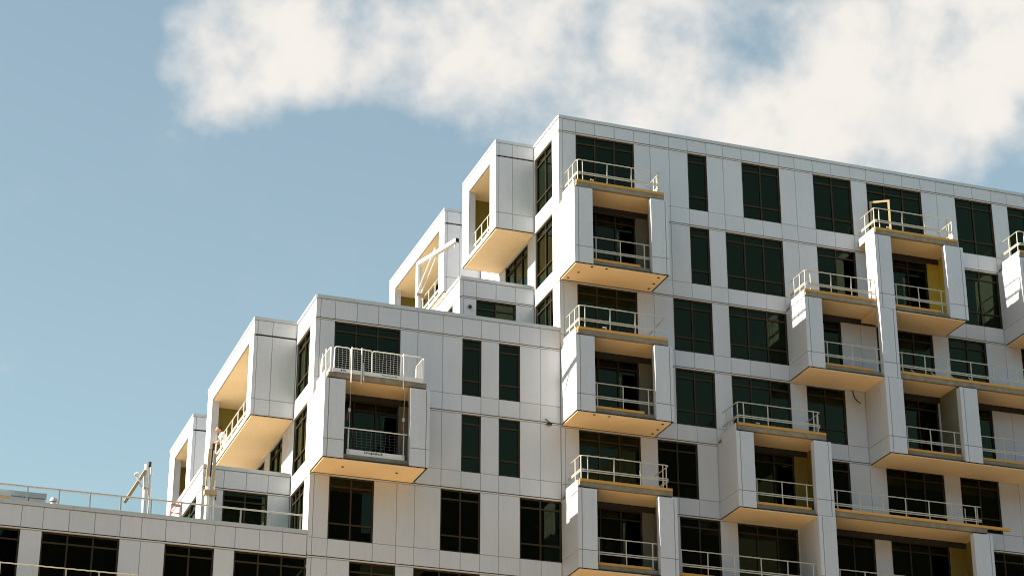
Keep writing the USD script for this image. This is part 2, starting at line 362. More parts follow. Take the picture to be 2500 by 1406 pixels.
facade(F0, GW, 24.77, [23.98], [20.95],
       [[(1.35, 3.05, (2.2,), 21.2), (4.65, 5.5, (), 21.2), (6.36, 8.09, (7.21,), 21.2), (8.82, 11.45, (9.70, 10.57), 21.2), (13.02, 14.74, (13.88,), None), (15.46, 18.03, (16.33, 17.16), None)]])
coping(F0, 0.6, 18.03, 24.78, 24.93, start=1.9)

# end walls (they face the sun) and the lower blocks behind the roof terraces
WE = Frame('W', 27.65, .06); WM = Frame('W', 18.04, .06)
def end_wall(fr, top, rev, sill, far, wins, zone_cuts):
    """zone_cuts: where the panels of the end wall end, along the wall."""
    facade(fr, zone_cuts, top, rev, sill, wins)
end_wall(WE, 43.09, [42.53, 39.24, 36.02], [39.96, 36.70, 33.4], 20,
         [[(0.78, 2.75, (1.70,), None), (3.65, 6.35, (4.5, 5.45), 39.55), (10.45, 13.0, (11.3, 12.15), 39.55), (13.9, 16.4, (15.1,), None)],
          [(0.78, 2.75, (1.72,), None), (3.66, 6.38, (4.52, 5.46), None), (10.45, 13.0, (11.3, 12.15), None)],
          [(0.74, 2.75, (1.22, 1.78), 33.45)]],
         [-0.010, 0.78, 1.7, 2.75, 3.65, 4.5, 5.46, 6.38, 7.3, 8.5, 9.6, 10.45, 11.3, 12.15, 13.0, 13.9, 15.1, 16.4, 17.3, 18.4])
end_wall(WM, 33.87, [33.09, 30.07, 27.09], [30.77, 27.78, 24.2], 20,
         [[(0.78, 2.75, (1.70,), None), (3.7, 6.4, (4.5, 5.45), 30.38), (7.2, 9.2, (8.2,), 30.38), (14.9, 17.5, (16.2,), 30.38)],
          [(0.80, 2.75, (1.72,), None), (3.95, 6.6, (4.48, 5.5), None), (7.4, 8.6, (), None)],
          [(0.80, 2.75, (1.62, 2.25), 24.25)]],
         [-0.010, 0.80, 1.7, 2.75, 3.7, 4.5, 5.5, 6.5, 7.4, 8.6, 9.9, 11.1, 12.5, 14.0, 14.9, 16.2, 17.5, 18.9])
coping(WE, 0.03, 2.84, 43.10, 43.235); coping(WE, 7.16, 9.65, 43.10, 43.235)
coping(WM, 0.03, 2.84, 33.88, 34.02); coping(WM, 11.09, 13.98, 33.88, 34.02)
P1F = Frame('F', 2.86); P1W = Frame('W', 24.52, 2.92)
facade(P1F, [24.52, 24.68, 25.21, 26.03, 26.86, 27.63], 36.77, [36.05], [33.3], [[(25.21, 26.86, (26.03,), 33.35)]])
coping(P1F, 24.52, 27.63, 36.78, 36.92, seg=5)
facade(P1W, [2.85, 3.75, 5.0, 6.4, 7.6, 8.9], 36.77, [36.05], [33.3], [[(3.75, 6.4, (5.0,), 33.35)]])
coping(P1W, 2.89, 8.9, 36.78, 36.92, seg=5)
P2F = Frame('F', 2.85); P2W = Frame('W', 14.75, 2.91)
facade(P2F, [14.75, 14.92, 15.54, 16.37, 17.19, 18.02], 27.79, [27.08], [24.2], [[(15.54, 17.19, (16.37,), 24.25)]])
coping(P2F, 14.75, 18.02, 27.80, 27.94, seg=5)
facade(P2W, [2.84, 3.86, 5.2, 6.6, 7.8, 9.2, 10.6, 12.2, 13.9], 27.79, [27.08], [24.2], [[(3.86, 6.6, (5.2,), 24.25), (9.2, 12.2, (10.6,), 24.25)]])
coping(P2W, 2.88, 13.9, 27.80, 27.94, seg=5)
for fr, u, v in ((P1F, 24.94, 35.64), (P2F, 15.21, 26.67)):       # round air outlets beside the terrace windows
    vm = MB(); vm.tube(fr.pt(u, v, -.01), fr.pt(u, v, .05), .075, 14); vm.build('air_outlet', 'black', BLD)

# roofs, terrace decks, lower storeys and the rooms behind the glass
deck = MB()
deck.box(27.95, 52.3, .30, 18.4, 42.45, 42.6).box(18.3, 27.4, .30, 18.9, 33.0, 33.28).box(0.6, 18.0, .30, 24.0, 23.9, 24.18)
deck.box(24.8, 27.4, 3.1, 8.9, 36.0, 36.12).box(15.0, 17.8, 3.1, 13.9, 27.0, 27.15)
deck.build('roof_deck', 'roof', BLD)
low = MB()
low.box(27.65, 52.3, 0.0, .25, 0, 20.9).box(18.04, 27.64, 0.0, .25, 0, 20.9).box(0.6, 18.03, 0, .25, 0, 20.9)
low.box(0.6, .85, .25, 24, 0, 24.75).box(52.05, 52.3, .25, 24, 0, 43.0).box(.85, 52.05, 23.75, 24, 0, 24.0)
low.box(27.9, 52.05, 18.4, 18.65, 24.0, 43.0).box(18.3, 27.64, 18.9, 19.15, 24.0, 33.9)
low.build('lower_wall', 'panel', BLD)
for (x0, x1, y1, zs) in ((27.95, 52.0, 5.0, RT), (18.35, 27.5, 5.0, RL), (0.9, 18.0, 5.0, [23.98, 20.9])):
    rooms.box(x0, x1, y1, y1 + .15, zs[-1] - 3.2, zs[0])
    for z in zs:
        slabs.box(x0, x1, .27, y1, z - .30, z + .24)
    for i, x in enumerate(np.arange(x0 + 3.7, x1 - 1, 6.3)):
        rooms.box(x, x + .12, .45, y1, zs[-1] - 3.2, zs[0] - .31)
for z in (RL[0], RL[1], RL[2]):
    slabs.box(18.31, 21.0, 5.2, 18.8, z - .30, z + .24)
for z in RT[:3]:
    slabs.box(27.92, 31.0, 5.2, 18.3, z - .30, z + .24)
rooms.box(31.0, 31.15, 5.2, 18.3, 33.3, 42.4).box(21.0, 21.15, 5.2, 18.8, 24.3, 33.0)
slabs.build('floor_slab', 'slab', BLD); rooms.build('room_wall', 'interior', BLD)

# ---------------------------------------------------------------- projecting balcony boxes
DEP = 1.66
def loggia(fr, u0, u1, v0, v1, piers, fins, zj, left=True, right=True, roof='platform', inner='liner', slab_u=None, lights=(), timber=True, dep=DEP, floor_timber=True, back_u=None):
    """A box standing out of the wall: side panels, piers, soffit, floor, ceiling, and either an open platform or a finished parapet on top."""
    B = group('balcony_box', BLD)
    vb = v0 + .05; vt = v1 + .06 if roof == 'platform' else v1 - .78
    st = MB()
    def P(*a, **k): panel(*a, parent=B, back=False, **k)
    # side panels (they cover the fins)
    def side(u, sgn):
        a, b = (u, u + .03) if sgn < 0 else (u - .03, u)
        g = .01
        tops = [(0.02, .36, v1 + .02), (.36, dep - .025, v1 + .36)] if roof == 'platform' else [(0.02, dep - .025, v1 - .75)]
        cols = [(0.02, dep - .025)] if roof == 'platform' else [(.02, .94), (.955, 1.515), (1.529, dep - .025)]
        jobs = [(n0, n1, vb, zj) for n0, n1 in cols] + ([(n0, n1, zj, min(tp, v1 + .05) if sgn > 0 else tp) for n0, n1, tp in tops] if roof == 'platform' else
                                                        [(n0, n1, zj, v1 - .75) for n0, n1 in cols] + [(n0, n1, v1 - .69 - g, v1 - .145 + g) for n0, n1 in cols])
        for n0, n1, lo, tp in jobs:
            mb = MB(); fr.box(mb, a, b, lo + g, tp - g, n0, n1); mb.build('side_panel' if n1 - n0 > .2 else 'corner_trim', 'panel', B)
    if left: side(u0, -1)
    elif roof == 'platform':                                       # only the edge of the roof slab is clad
        mb = MB(); fr.box(mb, u0, u0 + .03, v1 + .03, v1 + .36, .36, dep - .025); mb.build('side_panel', 'panel', B)
    if right: side(u1, 1)
    # fins
    for u in fins:
        fi = MB(); fr.box(fi, u - .08, u + .08, v0 + .10, (v1 + .15 if roof == 'platform' else v1 - .15), 0.0, dep - .31); fi.build('fin_wall', inner, B)
    # piers with their corner strips; the return of each is clad too
    for (a, b, trim) in piers:
        rows = [(vb, zj), (zj, vt)] + ([] if roof == 'platform' else [])
        cuts = [a, a + .16, b] if trim == 'l' else [a, b - .13, b] if trim == 'r' else [a, b]
        for c, d in zip(cuts[:-1], cuts[1:]):
            for lo, hi in rows:
                mb = MB(); g = .011
                fr.box(mb, c + (g if c != a else 0), d - (g if d != b else 0), lo + g, hi - g, dep - .024, dep)
                mb.build('corner_trim' if d - c < .2 else 'pier_panel', 'panel', B)
        st = MB(); fr.box(st, a + .035, b - .035, v0 + .08, vt - .01, dep - .27, dep - .03)
        for (c, d) in ((a, a + .02), (b - .02, b)):                # returns
            if (c == a and abs(a - u0) < .02 and left) or (d == b and abs(b - u1) < .02 and right): continue
            mb = MB(); fr.box(mb, c + .012, d + .012 if c == a else d - .0, vb + .01, vt - .01, dep - .29, dep - .028) if c == a else fr.box(mb, c, d - .012, vb + .01, vt - .01, dep - .29, dep - .028)
            mb.build('pier_return', 'panel', B)
        if not left and abs(a - u0) < .02:                         # a free pier: deeper, clad on its side
            fr.box(st, a + .035, b - .035, v0 + .08, v1 + .15, dep - .78, dep - .27)
            mb = MB(); fr.box(mb, a, a + .03, vb + .01, v1 + .01, dep - .80, dep - .30); mb.build('side_panel', 'panel', B)
        st.build('pier_core', 'backing', B)
    # soffit, in a dark recess on the right
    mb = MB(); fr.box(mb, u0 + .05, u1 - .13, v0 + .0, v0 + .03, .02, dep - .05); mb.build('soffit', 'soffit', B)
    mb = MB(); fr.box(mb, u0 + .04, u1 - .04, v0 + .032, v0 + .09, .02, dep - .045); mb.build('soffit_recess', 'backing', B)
    for (lu, ln) in lights:
        mb = MB(); mb.tube(fr.pt(u0 + lu, v0 + .004, ln), fr.pt(u0 + lu, v0 - .012, ln), .055, 10); mb.build('soffit_light', 'black', B)
    # floor
    fn = dep - .2 if roof == 'platform' else dep - .03
    mb = MB(); fr.box(mb, u0 + .17, u1 - .08, v0 + .095, v0 + .29, 0.0, fn); mb.build('floor_slab', 'concrete' if roof == 'platform' else 'banner', B)
    if floor_timber:
        for (a, b, t), (c, d, t2) in zip(piers[:-1], piers[1:]):
            mb = MB(); fr.box(mb, b + .03, c - .03 - (random.uniform(0, .5) if timber else 0), v0 + .292, v0 + .385, fn - .06, fn + .012); mb.build('edge_board', 'timber', B)
    # top
    if roof == 'platform':
        for (a, b, t), (c, d, t2) in zip(piers[:-1], piers[1:]):    # dark lintel over the balcony doors, lining beside them
            mb = MB(); fr.box(mb, a + .05 if left or a > u0 + 1 else a + .75, d - .05, v1 - .075, v1 + .158, .022, .05); mb.build('lintel', 'backing', B)
        if back_u:
            mb = MB(); fr.box(mb, back_u[0], back_u[1], v0 + .30, v1 - .08, .004, .03); mb.build('back_lining', inner, B)
        s0, s1 = slab_u or (u0 + .17, u1 - .08)
        mb = MB(); fr.box(mb, s0, s1, v1 + .175, v1 + .37, 0.0, dep - .2); mb.build('roof_slab', 'concrete', B)
        mb = MB(); fr.box(mb, s0 + .02, s1 - .03, v1 + .16, v1 + .172, .01, dep - .34); mb.build('ceiling', 'soffit', B)
        if timber:
            e = timber if isinstance(timber, tuple) else (s0, s1)
            mb = MB(); fr.box(mb, e[0], e[1], v1 + .372, v1 + .475, dep - .3, dep - .185); mb.build('edge_board', 'timber', B)
            mb = MB(); fr.box(mb, s0 - .01, s0 + .09, v1 + .374, v1 + .45, .05, dep - .31); mb.build('edge_board', 'timber', B)
    else:
        mb = MB(); fr.box(mb, u0 + .06, u1 - .06, v1 - .80, v1 - .785, .01, dep - .04); mb.build('ceiling', 'soffit', B)
        mb = MB(); fr.box(mb, u0 + .035, u1 - .035, v1 - .78, v1 - .13, -.02, dep - .035); mb.build('roof_slab', 'backing', B)
        # front fascia and coping
        mb = MB(); fr.box(mb, u0, u1, v1 - .69, v1 - .145, dep - .024, dep); mb.build('fascia_panel', 'panel', B)
        mb = MB(); fr.box(mb, u0, u1, v1 - .755, v1 - .715, dep - .06, dep + .012); mb.build('drip_flashing', 'flashing', B)
        mb = MB(); fr.box(mb, u0, u1, v1 - .775, v1 - .76, dep - .2, dep); mb.build('head_panel', 'panel', B)
        mb = MB(); fr.box(mb, u0 - .02, u1 + .02, v1 - .13, v1, -.02, dep + .02); mb.build('coping', 'coping', B)
    return B

LI = ((.25, .25), (.45, .85), (.75, 1.5), (1.35, 1.5), (3.55, 1.4), (3.6, .8), (3.6, .3))
A1 = loggia(F0, 27.65, 31.58, 36.05, 39.24, [(27.65, 28.40, 'l'), (30.85, 31.58, 'r')], [27.76, 31.45], 36.79, lights=LI, back_u=(30.89, 31.36))
B2 = loggia(F0, 27.65, 31.58, 30.04, 33.06, [(27.65, 28.40, 'l'), (30.85, 31.58, 'r')], [27.76, 31.45], 30.76, lights=LI[2:], timber=(27.82, 31.5), back_u=(30.89, 31.36))
C3 = loggia(F0, 27.65, 31.58, 24.02, 27.04, [(27.65, 28.40, 'l'), (30.86, 31.58, 'r')], [27.76, 31.45], 24.76, back_u=(30.89, 31.36))
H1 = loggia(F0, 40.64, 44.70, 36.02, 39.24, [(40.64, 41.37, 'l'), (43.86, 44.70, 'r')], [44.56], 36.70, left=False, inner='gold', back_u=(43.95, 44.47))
A2 = loggia(F0, 37.33, 41.37, 33.06, 36.02, [(37.33, 38.07, 'l'), (40.65, 41.37, 'r')], [37.44], 33.74, right=False, slab_u=(37.50, 40.675), timber=(37.46, 40.63))
I2 = loggia(F0, 40.66, 51.3, 29.93, 33.06, [(40.66, 41.43, 'l'), (43.99, 44.77, 'l'), (50.5, 51.3, 'r')], [40.77, 44.10, 51.18], 30.66, slab_u=(41.5, 51.2))
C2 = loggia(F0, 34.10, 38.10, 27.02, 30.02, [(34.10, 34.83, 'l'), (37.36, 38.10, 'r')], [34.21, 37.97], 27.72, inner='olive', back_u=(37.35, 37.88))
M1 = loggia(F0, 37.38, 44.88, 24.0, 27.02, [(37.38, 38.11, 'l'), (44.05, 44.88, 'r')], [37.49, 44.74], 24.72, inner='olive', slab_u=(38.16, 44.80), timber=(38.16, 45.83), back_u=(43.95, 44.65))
K1 = loggia(F0, 47.36, 51.4, 35.93, 39.24, [(47.36, 48.09, 'l'), (50.6, 51.4, 'r')], [47.47, 51.28], 36.66)
N1 = loggia(F0, 30.9, 37.35, 20.9, 23.86, [(30.9, 31.6, 'l'), (36.6, 37.35, 'r')], [31.0, 37.22], 21.6, slab_u=(31.62, 37.30))
LB = loggia(F0, 18.05, 21.97, 27.11, 30.07, [(18.05, 18.81, 'l'), (21.24, 21.97, 'r')], [18.16, 21.84], 27.84, lights=((.95, .9), (2.95, .9)), timber=False, floor_timber=False, back_u=(21.30, 21.75))
W1 = loggia(F0, 4.4, 12.1, 17.9, 20.9, [(4.4, 5.1, 'l'), (11.4, 12.1, 'r')], [4.5, 12.0], 18.6)
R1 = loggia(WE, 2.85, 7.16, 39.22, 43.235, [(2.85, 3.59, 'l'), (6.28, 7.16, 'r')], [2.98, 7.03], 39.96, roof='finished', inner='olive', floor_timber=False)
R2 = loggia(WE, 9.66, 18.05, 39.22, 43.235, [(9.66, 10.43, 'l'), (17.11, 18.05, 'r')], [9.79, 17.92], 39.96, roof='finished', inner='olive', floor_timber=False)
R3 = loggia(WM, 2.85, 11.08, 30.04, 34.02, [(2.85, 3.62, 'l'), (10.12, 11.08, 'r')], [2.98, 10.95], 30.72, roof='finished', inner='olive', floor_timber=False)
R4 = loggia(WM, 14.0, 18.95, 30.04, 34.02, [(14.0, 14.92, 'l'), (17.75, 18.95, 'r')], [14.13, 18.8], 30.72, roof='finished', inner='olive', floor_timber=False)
F0.box(MB(), 40.662, 40.688, 36.02, 36.19, .02, 1.36).build('soffit', 'soffit', A2)
wall.build('wall_core', 'backing', BLD)
tag(rest.build('outer_cladding', 'panel', BLD), kind='stuff')

# papers taped inside the balcony doors and the lit gasket marks on the glass
for (x, z, w, h) in ((29.65, 34.77, .20, .36), (29.65, 28.73, .16, .30), (30.45, 28.74, .24, .34), (35.22, 31.6, .22, .34), (35.97, 31.64, .26, .36),
                     (42.63, 34.63, .24, .3), (41.9, 28.56, .34, .28), (29.56, 31.4, .26, .32), (29.57, 25.6, .26, .30), (32.87, 27.98, .34, .42),
                     (33.58, 25.74, .26, .34), (35.27, 25.67, .26, .34), (10.1, 22.66, .24, .26), (26.7, 26.0, .12, .12), (24.2, 25.2, .1, .12), (33.6, 37.0, .08, .1), (36.2, 40.4, .1, .12), (39.2, 40.4, .1, .12)):
    F0.box(MB(), x - w / 2, x + w / 2, z - h / 2, z + h / 2, -.135, -.13).build('paper_notice', 'paper', BLD)

# the balcony door standing open at the top right
hx, hz0, hz1, ang, w = 41.44, 39.62, 41.60, math.radians(32), .83
dd = np.array([math.cos(ang), -math.sin(ang), 0]); h0 = np.array([hx, -.03, 0])
door = MB()
for (a, b, z0, z1) in ((0, .09, hz0, hz1), (w - .09, w, hz0, hz1), (.09, w - .09, hz0, hz0 + .09), (.09, w - .09, hz1 - .09, hz1)):
    door.beam(h0 + dd * (a + b) / 2 + [0, 0, z0], h0 + dd * (a + b) / 2 + [0, 0, z1], .05, b - a, up=dd) if b - a < .1 else door.beam(h0 + dd * a + [0, 0, (z0 + z1) / 2], h0 + dd * b + [0, 0, (z0 + z1) / 2], .05, z1 - z0)
dr = door.build('open_door', 'tan_steel', BLD)
tag(dr, label='glazed balcony door standing ajar')
MB().beam(h0 + dd * .09 + [0, 0, (hz0 + hz1) / 2], h0 + dd * (w - .09) + [0, 0, (hz0 + hz1) / 2], .012, hz1 - hz0 - .18).build('pane', 'glass', dr)
MB().beam(h0 + dd * (w - .05) + [0, 0, hz0 + .75] + [0, 0, 0], h0 + dd * (w - .2) + [0, -.04, hz0 + .75], .03, .03).build('handle', 'galv', dr)

# ---------------------------------------------------------------- guard rails
RAILS = 'temporary guard rails on the balcony boxes'
def guard_rail(label, path, z0, posts, ztop=1.0, mid=(.40, .47), cat='guard rail', top=True, closed_top=None):
    """path: points (x, y) of the rails; posts: points (x, y)."""
    G = thing('guard_rail', label, cat, RAILS)
    mb = MB(); pts = [np.array([x, y, z0 + ztop]) for x, y in path]
    for a, b in zip(pts[:-1], pts[1:]): mb.tube(a, b, .021, 7)
    mb.build('top_rail', 'rail', G)
    mb = MB()
    for h in mid:
        pts = [np.array([x, y, z0 + h]) for x, y in path]
        for a, b in zip(pts[:-1], pts[1:]): mb.beam(a, b, .028, .036)
    mb.build('mid_rail', 'rail', G)
    for x, y in posts:
        mb = MB(); mb.tube((x, y - .0, z0 + .01), (x, y, z0 + ztop - .02), .023, 8)
        mb.box(x - .05, x + .05, y - .05, y + .05, z0 + .0, z0 + .015)
        mb.build('post', 'rail', G)
    return G
def around(x0, x1, y=-1.40, back=-.08, r=.10):
    """Front rail with rounded corners and both returns."""
    return [(x0, back), (x0, y + r), (x0 + r * .3, y + r * .3), (x0 + r, y), (x1 - r, y), (x1 - r * .3, y + r * .3), (x1, y + r), (x1, back)]
Y = -1.40
guard_rail('pale metal guard rail on the topmost platform at the sunlit corner of the tall block', around(27.88, 31.38), 39.61,
           [(27.88, -.45), (27.88, -.95), (27.9, -1.38), (28.10, Y), (29.13, Y), (30.16, Y), (31.3, Y), (31.38, -1.05), (31.38, -.75)])
guard_rail('guard rail inside the opening of the highest balcony box at the tall block corner', [(28.42, Y), (30.84, Y)], 36.36, [(28.62, Y), (29.63, Y), (30.63, Y)])
guard_rail('guard rail with a bent right end on the middle platform of the corner stack', around(27.88, 31.30)[:5] + [(31.42, Y)], 33.43, [(27.88, -.45), (27.88, -.95), (27.9, -1.38), (28.12, Y), (29.15, Y), (30.18, Y)])
br = MB(); br.beam((31.40, -1.40, 34.42), (31.30, -.1, 34.18), .035, .04); br.build('top_rail', 'rail', '/World/guard_rail_002')
guard_rail('guard rail inside the opening of the middle balcony box of the corner stack', [(28.42, Y), (30.84, Y)], 30.36, [(28.58, Y), (29.62, Y), (30.65, Y)])
guard_rail('guard rail on the platform of the lowest balcony box in the corner stack', around(27.88, 31.40), 27.43,
           [(27.88, -.85), (27.9, -1.38), (28.15, Y), (29.2, Y), (30.25, Y), (31.15, Y), (31.3, -1.38), (31.40, -1.15)])
guard_rail('guard rail inside the opening of the lowest balcony box of the corner stack', [(28.42, Y), (30.84, Y)], 24.34, [(28.55, Y), (29.62, Y), (30.66, Y)])
guard_rail('guard rail on the high right-hand platform in front of the open balcony door', around(40.85, 44.53), 39.61,
           [(40.85, -.6), (40.87, -1.32), (41.06, Y), (42.13, Y), (43.16, Y), (44.2, Y), (44.45, -1.36), (44.53, -1.0)])
guard_rail('guard rail inside the balcony box with the yellow inner wall', [(41.4, Y), (43.84, Y)], 36.32, [(41.6, Y), (42.62, Y), (43.66, Y)])
guard_rail('guard rail on the platform that ends against a sunlit white pier', [(37.52, -.08), (37.52, -1.3), (37.55, -1.37), (37.62, Y), (40.62, Y)], 36.33,
           [(37.52, -.45), (37.52, -.95), (37.54, -1.36), (37.76, Y), (38.67, Y), (39.57, Y), (40.45, Y)])
guard_rail('guard rail inside the balcony box below the platform that ends against the sunlit pier', [(38.09, Y), (40.64, Y)], 33.36, [(38.33, Y), (39.42, Y), (40.49, Y)])
guard_rail('long guard rail running off the right edge of the picture above stacked boards', [(41.42, Y), (51.1, Y)], 33.35, [(41.63, Y), (42.66, Y), (43.69, Y), (44.75, Y), (45.77, Y), (46.85, Y), (47.9, Y), (49.0, Y)])
guard_rail('guard rail in the dark opening right below the stacked boards', [(41.45, Y), (43.97, Y)], 30.24, [(41.62, Y), (42.65, Y), (43.72, Y)])
guard_rail('guard rail in the wide opening at the right edge with pale panels behind', [(44.8, Y), (50.4, Y)], 30.24, [(44.92, Y), (45.95, Y), (46.98, Y), (48.0, Y), (49.1, Y)])
guard_rail('guard rail on the platform over the box right of the shaded grey side wall', around(34.32, 37.85), 30.34,
           [(34.32, -.75), (34.32, -.4), (34.34, -1.36), (34.58, Y), (35.6, Y), (37.55, Y), (37.75, -1.36), (37.85, -1.1)])
guard_rail('guard rail inside the box with the olive inner wall, right of the shaded grey side', [(34.85, Y), (37.34, Y)], 27.32, [(35.0, Y), (36.05, Y), (37.08, Y)])
guard_rail('guard rail on the long low platform with an overhanging timber board', [(38.18, Y), (44.62, Y)], 27.25,
           [(38.36, Y), (39.33, Y), (40.32, Y), (41.31, Y), (42.33, Y), (43.32, Y), (44.1, -1.1), (44.38, Y), (44.52, -1.3)])
guard_rail('guard rail at the bottom edge between two grey piers, in front of two windows', [(31.66, Y), (37.32, Y)], 24.22, [(31.8, Y), (32.86, Y), (33.94, Y), (35.03, Y), (36.12, Y), (37.18, Y)])
guard_rail('guard rail cut by the bottom edge, inside the box under the long platform', [(38.13, Y), (44.03, Y)], 24.12, [(38.29, Y), (39.35, Y), (40.4, Y), (41.45, Y), (42.5, Y), (43.5, Y)])
guard_rail('guard rail on the platform cut by the right edge, above a sunlit side wall', around(47.56, 51.2), 39.61, [(47.56, -.7), (47.58, -1.3), (47.85, Y), (48.9, Y)])
guard_rail('guard rail across the wing windows at the bottom left corner', around(4.6, 12.0)[1:7], 21.30, [(5.2, Y), (6.3, Y), (7.4, Y), (8.47, Y), (9.55, Y), (10.64, Y), (11.7, Y)])
X = 26.22
guard_rail('guard rail in the opening of the high box that hangs over the roof terrace', [(X, 3.6), (X, 6.26)], 39.52, [(X, 3.75), (X, 4.5), (X, 5.25), (X, 6.0)])
guard_rail('guard rail in the far box behind the highest davit', [(X, 10.45), (X, 17.05)], 39.52, [(X, 10.7), (X, 11.6), (X, 12.5), (X, 13.4), (X, 14.3), (X, 15.2), (X, 16.1)])
X = 16.58
guard_rail('guard rail that the person in the white shirt leans on', [(X, 3.64), (X, 10.1)], 30.34, [(X, 3.9), (X, 4.9), (X, 5.9), (X, 6.9), (X, 7.9), (X, 8.9), (X, 9.8)], ztop=.95)
guard_rail('guard rail in the farthest low box, above the red ladder', [(X, 14.95), (X, 17.7)], 30.34, [(X, 15.2), (X, 16.1), (X, 17.0)], ztop=.95)

# glass balustrade on the wing's roof
G = thing('glass_balustrade', 'long glass balustrade with metal handrail along the low wing roof', 'balustrade')
MB().tube((0.7, .15, 25.49), (17.86, .15, 25.50), .032, 8).build('handrail', 'galv', G)
px = [0.8, 1.9, 2.95, 4.0, 5.05, 6.1, 7.17, 8.24, 9.31, 10.37, 11.43, 12.48, 13.54, 14.6, 15.65, 16.7, 17.8]
for x in px: MB().box(x - .022, x + .022, .125, .175, 24.7, 25.47).build('post', 'galv', G)
for a, b in zip(px[:-1], px[1:]): MB().box(a + .05, b - .05, .145, .157, 24.95, 25.44).build('glass_panel', 'clear_glass', G)

# ---------------------------------------------------------------- white mesh guards on the low block's box
def mesh_panel(mb, a, b, z0, z1, nv, nh, r=.0036):
    a, b = np.array([*a, 0.0]), np.array([*b, 0.0])
    for i in range(1, nv):
        p = a + (b - a) * i / nv; mb.beam(p + [0, 0, z0], p + [0, 0, z1], r * 1.5, r * 1.5, up=(b - a))
    for j in range(1, nh):
        z = z0 + (z1 - z0) * j / nh; mb.beam(a + [0, 0, z], b + [0, 0, z], r * 1.5, r * 1.5)
def hoop(mb, a, b, z0, z1, r=.024):
    """Tube frame with rounded upper corners."""
    a, b = np.array([*a, 0.0]), np.array([*b, 0.0]); t = (b - a) / np.linalg.norm(b - a); c = .09
    pts = [a + [0, 0, z0], a + [0, 0, z1 - c], a + t * c * .3 + [0, 0, z1 - c * .3], a + t * c + [0, 0, z1], b - t * c + [0, 0, z1], b - t * c * .3 + [0, 0, z1 - c * .3], b + [0, 0, z1 - c], b + [0, 0, z0]]
    for p, q in zip(pts[:-1], pts[1:]): mb.tube(p, q, r, 7)
MG = thing('mesh_guard', 'white wire mesh guard with toe boards on the platform of the low block balcony', 'mesh guard')
zb = 30.45
fr_, wi = MB(), MB()
for (a, b) in (((18.42, -1.44), (19.0, -1.44)), ((19.0, -1.46), (19.82, -1.46)), ((19.82, -1.44), (20.92, -1.44)), ((20.92, -1.44), (21.72, -1.44)),
               ((18.30, -1.40), (18.30, -.75)), ((18.30, -.75), (18.30, -.05)), ((21.78, -1.42), (21.78, -.5))):
    hoop(fr_, a, b, zb, zb + .98)
    L_ = math.hypot(b[0] - a[0], b[1] - a[1])
    mesh_panel(wi, a, b, zb + .15, zb + .96, max(3, round(L_ / .14)), 10)
fr_.build('frame', 'white_steel', MG); wi.build('wire_mesh', 'white_steel', MG)
for (a, b) in (((18.34, -1.47), (21.76, -1.47)), ((18.28, -1.44), (18.28, -.05)), ((21.80, -1.44), (21.80, -.5))):
    tb = MB().beam((a[0], a[1], zb + .075), (b[0], b[1], zb + .075), .02, .15).build('toe_board', 'banner', MG)
    if a[0] == 18.34:
        mk = MB(); u = 18.66
        for w_, g_ in ((.05, .03), (.03, .02), (.05, .0)): mk.box(u, u + w_, -1.484, -1.4805, zb + .05, zb + .10); u += w_ + g_
        u = 20.2
        for i in range(11):
            w_ = random.uniform(.018, .04); mk.box(u, u + w_, -1.484, -1.4805, zb + .06, zb + .06 + random.uniform(.018, .035)); u += w_ + .014
        mk.box(u + .02, u + .07, -1.484, -1.4805, zb + .05, zb + .095)
        mk.build('marking', 'ink', tb)
for x in (19.05, 19.42, 21.0): MB().tube((x, -1.50, 30.08), (x, -1.50, 31.47), .022, 8).build('clamp_pole', 'white_steel', MG)
for x in (18.26,): 
    for y in (-.45, -.95): MB().tube((x - .03, y, 30.1), (x - .03, y, 31.5), .02, 8).build('clamp_pole', 'white_steel', MG)
hk = MB(); hk.tube((19.46, -1.5, 30.9), (19.5, -1.52, 30.3), .03, 7).tube((19.5, -1.52, 30.3), (19.52, -1.52, 30.1), .045, 7, .015); hk.build('clamp', 'galv', MG)
MG2 = thing('mesh_guard', 'wire mesh guard with a white lettered toe board across the low block balcony opening', 'mesh guard')
zb = 27.42
MB().tube((18.85, -1.40, zb + .98), (21.22, -1.40, zb + .98), .022, 7).build('top_rail', 'white_steel', MG2)
wi = MB(); mesh_panel(wi, (19.0, -1.40), (21.1, -1.40), zb + .22, zb + .97, 12, 7, .0013); wi.build('wire_mesh', 'galv', MG2)
tb = MB().box(18.98, 21.12, -1.445, -1.42, zb - .03, zb + .18).build('toe_board', 'banner', MG2)
t = meshkit.text_mesh('impact', .085, .004, bold=True); v = np.array(t.vertices); sx = .68 / np.ptp(v[:, 0])
v = np.stack([19.62 + v[:, 0] * sx, -1.446 - v[:, 2], zb + .075 + v[:, 1]], 1)
MB().add(v, np.array(t.faces)[:, ::-1]).build('lettering', 'ink', tb)
for x in (19.03, 21.08): MB().tube((x, -1.42, zb), (x, -1.42, zb + 1.0), .02, 7).build('post', 'white_steel', MG2)
for x, lb in ((19.04, 'thin lifeline cable hanging beside the left pier of the low block balcony'), (21.05, 'thin lifeline cable hanging beside the right pier of the low block balcony')):
    c = thing('lifeline_cable', lb, 'cable')
    MB().tube((x, -1.47, 27.45), (x, -1.5, 30.1), .009, 6).build('cable', 'cable', c)
    MB().box(x - .06, x + .03, -1.5, -1.44, 28.98 if x < 20 else 28.85, 29.12 if x < 20 else 28.99).build('rope_grab', 'galv', c)
    MB().tube((x - .07, -1.44, 28.68 if x < 20 else 28.55), (x - .07, -1.44, 28.95 if x < 20 else 28.82), .034, 7).build('absorber_pack', 'dark_red', c)

